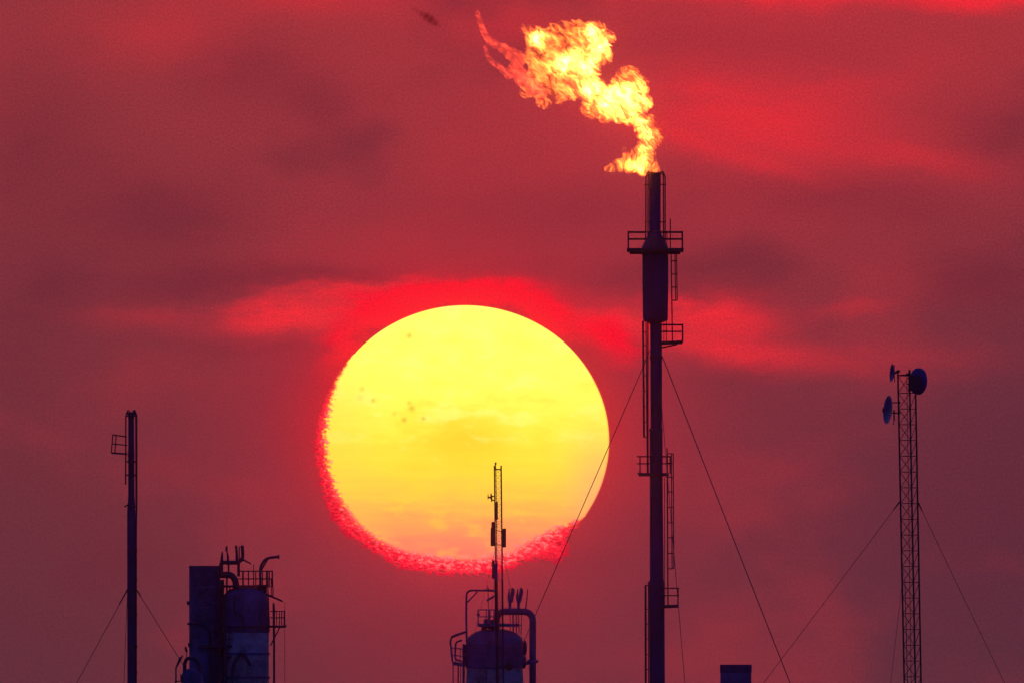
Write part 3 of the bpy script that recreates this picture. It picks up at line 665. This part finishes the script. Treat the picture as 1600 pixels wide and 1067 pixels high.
def antenna_mast():
    S = Site(1700); gy = S.gy()
    t = thing('antenna_mast', S(782, gy), 'thin lattice mast with panel antennas, standing in front of the setting sun', 'mast')
    k = lambda y: (y-727)/340.0
    legs = [lambda y: (772.4+4.0*k(y), -3), lambda y: (783.0+3.6*k(y), -2), lambda y: (774.6+4.0*k(y), 6)]
    rs = (1.0, 1.15, 0.7)
    YS = 905
    for i in range(3):
        yt = 727 if i < 2 else 729
        L = lambda y: (legs[i](y)[0], y, legs[i](y)[1])
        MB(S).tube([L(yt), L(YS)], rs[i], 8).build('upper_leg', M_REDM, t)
        MB(S).tube([L(YS), L(gy)], rs[i]*(1.9 if i == 0 else 1.2), 8).build('lower_leg', M_MAST, t)
    ys = [733+9.0*i for i in range(int((YS-733)/9)+1)]
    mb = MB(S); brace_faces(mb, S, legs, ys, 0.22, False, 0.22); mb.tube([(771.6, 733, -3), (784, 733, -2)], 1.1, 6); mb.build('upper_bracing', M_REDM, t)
    ys = [ys[-1]]
    while ys[-1] < gy-10: ys.append(ys[-1]+9)
    mb = MB(S); brace_faces(mb, S, legs, ys, 0.25, False, 0.25); mb.build('lower_bracing', M_MAST, t)
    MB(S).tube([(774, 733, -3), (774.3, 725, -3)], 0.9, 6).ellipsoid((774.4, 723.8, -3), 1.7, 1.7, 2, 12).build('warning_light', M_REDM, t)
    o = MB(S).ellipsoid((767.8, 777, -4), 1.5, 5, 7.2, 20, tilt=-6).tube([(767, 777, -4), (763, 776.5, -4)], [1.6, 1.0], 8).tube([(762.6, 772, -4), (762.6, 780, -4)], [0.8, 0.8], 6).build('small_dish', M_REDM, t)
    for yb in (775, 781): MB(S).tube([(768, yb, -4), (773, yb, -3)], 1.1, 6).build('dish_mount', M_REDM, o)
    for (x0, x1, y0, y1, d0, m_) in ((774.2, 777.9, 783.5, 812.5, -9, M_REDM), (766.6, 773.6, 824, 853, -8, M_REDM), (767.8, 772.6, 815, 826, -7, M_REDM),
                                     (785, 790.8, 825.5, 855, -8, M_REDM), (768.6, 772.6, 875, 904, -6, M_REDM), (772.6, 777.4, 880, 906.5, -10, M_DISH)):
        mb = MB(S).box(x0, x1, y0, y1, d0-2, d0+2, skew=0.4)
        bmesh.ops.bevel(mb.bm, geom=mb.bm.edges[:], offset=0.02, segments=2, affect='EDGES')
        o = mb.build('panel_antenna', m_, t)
        mx_ = (x0+x1)/2
        
        for yb in (y0+4, y1-4): MB(S).tube([(mx_, yb, d0+2), (778, yb, -1)], 0.5, 6).build('antenna_bracket', M_MAST, o)
    # round black dish low down on the mast
    o = MB(S).ellipsoid((795.5, 1041, -6), 5.8, 2.4, 6.6, 28).build('round_dish', M_MAST, t, smooth=True)
    MB(S).tube([(786.5, 1041, -2), (795, 1041, -5)], 1.4, 8).build('dish_mount', M_MAST, o)
    wire(t, S, [(772.5, 862, -3), (751, 950, -60)], 0.28)
    wire(t, S, [(785, 862, -2), (799, 922, 60)], 0.28)
    wire(t, S, [(774, 895, 3), (765.5, 967, 160)], 0.25)
antenna_mast()

# ---------------------------------------------------------------- square topped block low on the right
def block():
    S = Site(2150); gy = S.gy()
    t = thing('square_stack', S(1149.7, gy), 'dark square block top with a darker cap band, low between flare stack and dish mast', 'building')
    MB(S).box(1125.6, 1173.8, 1050.5, gy, -22, 22).build('shaft', M_CLADD, t)
    MB(S).box(1125, 1174.4, 1038, 1050.3, -22.6, 22.6).build('cap', M_STACK, t)
block()

# ---------------------------------------------------------------- flame of burning gas
def gas_volume(name, S, blobs, mat, parent, grow=3.0, vox=0.09, flat=0.6, **t):
    bm = bmesh.new()
    for (px_, py_, r_) in blobs:
        M = Matrix.Translation(S(px_, py_)) @ Matrix.Diagonal((1, flat, 1, 1))
        bmesh.ops.create_icosphere(bm, subdivisions=3, radius=(r_+grow)*S.s, matrix=M)
    mb = MB(S); mb.bm.free(); mb.bm = bm
    o = mb.build(name, mat, parent, **t)
    md = o.modifiers.new('one_skin', 'REMESH'); md.mode = 'VOXEL'; md.voxel_size = vox; md.adaptivity = 0
    return o
def flame_mat(name, S, blobs, origin, flat, stretch, amp, gain, soft, colr, seed, smooth=6.0, holes=1.0, swirl=1.0, hot=(), flow=0.75, floor=0.05):
    """emissive gas: a soft distance field round the blobs, torn by turbulence. World position drives it, so it stays with the place"""
    m = bpy.data.materials.new(name); m.use_nodes = True; nt = m.node_tree; nt.nodes.clear()
    ge = nt.nodes.new('ShaderNodeNewGeometry'); x, y, z = sep(nt, ge.outputs['Position'])
    s = S.s
    px = x*(1/s)+800.0; pz = 1067.0-(z-(CAMZ+S.D*BASE))*(1/s); pd = (y-S.D)*(1/s)
    # turbulence warps the coordinates
    q = comb(nt, px*0.02+seed, pz*0.02, pd*0.02*stretch)
    w1 = noise(nt, q, 1.6, 3, 0.55, col=True); wx, wy, wz = sep(nt, w1)
    X_ = px+(wx-0.5)*26.0*swirl; Z_ = pz+(wy-0.5)*26.0*swirl
    f = None
    P = comb(nt, X_, pd*(1/flat), Z_)
    for (a, b, r_) in blobs:
        n = nt.nodes.new('ShaderNodeVectorMath'); n.operation = 'DISTANCE'; nt.links.new(P, n.inputs[0]); n.inputs[1].default_value = (a, 0, b)
        g = r_-E(nt, n.outputs['Value'])
        f = g if f is None else f.smax(g, smooth)
    al_ = (X_*math.cos(flow)+Z_*math.sin(flow)); ac_ = (Z_*math.cos(flow)-X_*math.sin(flow))
    q2 = comb(nt, al_*0.034+seed, ac_*0.06, pd*0.05*stretch)
    n1 = noise(nt, q2, 1.0, 6, 0.6, dist=0.9)
    n2 = noise(nt, comb(nt, al_*0.052+seed*2, ac_*0.105, pd*0.08*stretch), 1.0, 6, 0.72, dist=1.5)
    edge = f+4.0+((n1-0.5)*1.8+(n2-0.5)*2.4)*((f.max(0.0)*0.35+0.45).min(1.0)*amp)
    body = edge.ss(0.0, soft)
    # holes and filaments
    fil = ((n2-0.5)*4.6+(n1-0.5)*3.2+0.42).sat()
    core = f.ss(2.0, 24.0)
    hotz = None
    for (a, b, r_) in hot:
        g = ell(nt, X_, Z_, a, b, r_, r_); hotz = g if hotz is None else hotz.max(g)
    e = (fil**2.0)*(1.3+core*1.0)+core*0.07*holes+floor
    if hotz is not None: e = e*(hotz*8.0+0.8)+hotz*1.0
    e = body*e*gain
    em = nt.nodes.new('ShaderNodeEmission'); em.inputs[0].default_value = (*colr, 1); nt.links.new(e.k, em.inputs[1])
    ab = nt.nodes.new('ShaderNodeVolumeAbsorption'); ab.inputs[0].default_value = (0.3, 0.05, 0.05, 1); nt.links.new((body*0.5).k, ab.inputs[1])
    ad = nt.nodes.new('ShaderNodeAddShader'); nt.links.new(em.outputs[0], ad.inputs[0]); nt.links.new(ab.outputs[0], ad.inputs[1])
    out = nt.nodes.new('ShaderNodeOutputMaterial'); nt.links.new(ad.outputs[0], out.inputs['Volume'])
    m.cycles.volume_step_rate = 0.14
    m.cycles.emission_sampling = 'NONE'
    return m
def flame():
    S = Site(2000)
    t = thing('gas_flame', S(1024.5, 268), 'big bright yellow gas flame streaming sideways from the flare stack top', 'flame')
    core = [(825,142,10),(848,158,9),(925,168,16),(948,180,11),(895,140,14),(925,84,23),(942,92,13),(858,148,12),(874,152,10),(905,45,10),(950,60,9),(838,60,17),(822,46,7),(845,85,24),(868,62,24),(880,44,11),(897,60,27),(922,55,22),(938,48,12),(938,76,14),(862,105,26),(890,98,28),(866,133,22),(884,143,10),(844,120,18),
            (915,118,22),(925,140,22),(945,158,24),(972,145,24),(982,124,18),(998,135,14),(1002,160,16),(985,176,17),(1000,184,10),(968,176,14)]
    neck = [(1003,196,11),(1010,205,13),(1021,190,8),(1021,205,10),(1027,214,7),(1019,222,11),(1006,218,10),(1003,230,8),(1009,226,11),(1009,236,12),(1006,245,12)]
    base = [(1003,243,9),(998,256,12),(1004,266,8),(984,258,12),(968,259,10),(957,262,6),(949,264,3.5),(979,243,5),(976,232,2),(990,238,6),(1021,250,5),(1023,258,5.5),(1026,265,5.5),(1019,240,5),(1014,262,6)]
    tail = [(746,20,3.2),(747.5,25,3.6),(749,31,4),(751,37,4.2),(753,43,4.3),(755.5,49,4.4),(758,54,4.6),(761,59,4.8),(765,63,5.2),(770,67,5.6),(774,70,6),(786,76,8),(798,84,10),(810,92,12),(806,108,12),(818,122,14),(832,136,13),(845,146,10),
            (758,74,2.6),(759,80,2.8),(761,86,3.0),(764,91,3.2),(768,95,3.6),(772,99,3.8),(777,102,4.2),(782,106,4.2),(786,110,4.4),(795,116,7)]
    mc = flame_mat('hot_flame', S, core+neck, None, 0.6, 0.35, 13.0, 4.6, 4.0, (1.0, 0.175, 0.024), 3.3, swirl=0.6, hot=[(940,70,18),(925,50,10),(840,60,10),(880,100,12),(915,105,20),(925,135,22),(955,158,24),(988,158,24),(1003,195,12),(1012,212,10),(1008,235,9)])
    mb_ = flame_mat('low_flame', S, base, None, 0.7, 0.5, 6.0, 9.0, 4.0, (1.0, 0.18, 0.02), 5.2, swirl=0.45, smooth=4.0, hot=[(1000,258,10)], flow=1.5)
    mt = flame_mat('cool_flame', S, tail, None, 0.8, 0.5, 1.5, 3.4, 4.5, (1.0, 0.075, 0.03), 9.1, swirl=0.35, smooth=5.0, flow=0.8, floor=0.22)
    gas_volume('flame_body', S, core+neck, mc, t, flat=0.6, grow=5)
    gas_volume('flame_base', S, base, mb_, t, flat=0.7, grow=2.5)
    gas_volume('flame_tail', S, tail, mt, t, flat=0.8, grow=1.5)
flame()

# ---------------------------------------------------------------- shred of dark smoke that has left the flame
def smoke():
    S = Site(2000)
    blobs = [(640,10,2.5),(646,14,3.5),(652,18,4.5),(659,22,6),(666,26,8),(673,31,8.5),(680,36,7),(687,40,3.5)]
    m = bpy.data.materials.new('thin_smoke'); m.use_nodes = True; nt = m.node_tree; nt.nodes.clear()
    ge = nt.nodes.new('ShaderNodeNewGeometry'); x, y, z = sep(nt, ge.outputs['Position']); s = S.s
    px = x*(1/s)+800.0; pz = 1067.0-(z-(CAMZ+S.D*BASE))*(1/s); pd = (y-S.D)*(1/s)
    P = comb(nt, px, pd, pz); f = None
    for (a, b, r_) in blobs:
        n = nt.nodes.new('ShaderNodeVectorMath'); n.operation = 'DISTANCE'; nt.links.new(P, n.inputs[0]); n.inputs[1].default_value = (a, 0, b)
        g = r_-E(nt, n.outputs['Value']); f = g if f is None else f.smax(g, 3.0)
    nn = noise(nt, comb(nt, px*0.1, pz*0.1, pd*0.1), 1.5, 4, 0.6)
    den = (f+(nn-0.5)*3.0).ss(-2.0, 9.0)*3.6
    ab = nt.nodes.new('ShaderNodeVolumeAbsorption'); ab.inputs[0].default_value = (0.45, 0.2, 0.3, 1); nt.links.new(den.k, ab.inputs[1])
    out = nt.nodes.new('ShaderNodeOutputMaterial'); nt.links.new(ab.outputs[0], out.inputs['Volume'])
    m.cycles.volume_step_rate = 0.3
    gas_volume('smoke_wisp', S, blobs, m, None, grow=1.5, flat=1.0, label='small dark wisp of smoke in the sky beyond the red flame tail', cat='smoke')
smoke()

# ---------------------------------------------------------------- dusty air
def haze():
    m = bpy.data.materials.new('dusty_air'); m.use_nodes = True; nt = m.node_tree; nt.nodes.clear()
    pv = nt.nodes.new('ShaderNodeVolumePrincipled')
    pv.inputs['Color'].default_value = (0.95, 0.9, 0.92, 1); pv.inputs['Density'].default_value = 1.6e-5; pv.inputs['Anisotropy'].default_value = 0.999
    out = nt.nodes.new('ShaderNodeOutputMaterial'); nt.links.new(pv.outputs[0], out.inputs['Volume'])
    x0, x1, y0, y1, z0, z1 = -6100, 6100, -2600, 9600, -1, 72
    vs = [(x, y, z) for z in (z0, z1) for y in (y0, y1) for x in (x0, x1)]
    fs = [(0,2,3,1),(4,5,7,6),(0,1,5,4),(2,6,7,3),(0,4,6,2),(1,3,7,5)]
    me = bpy.data.meshes.new('haze'); me.from_pydata(vs, [], fs); me.materials.append(m)
    o = bpy.data.objects.new('haze', me); COL.objects.link(o); tag(o, kind='stuff')
haze()
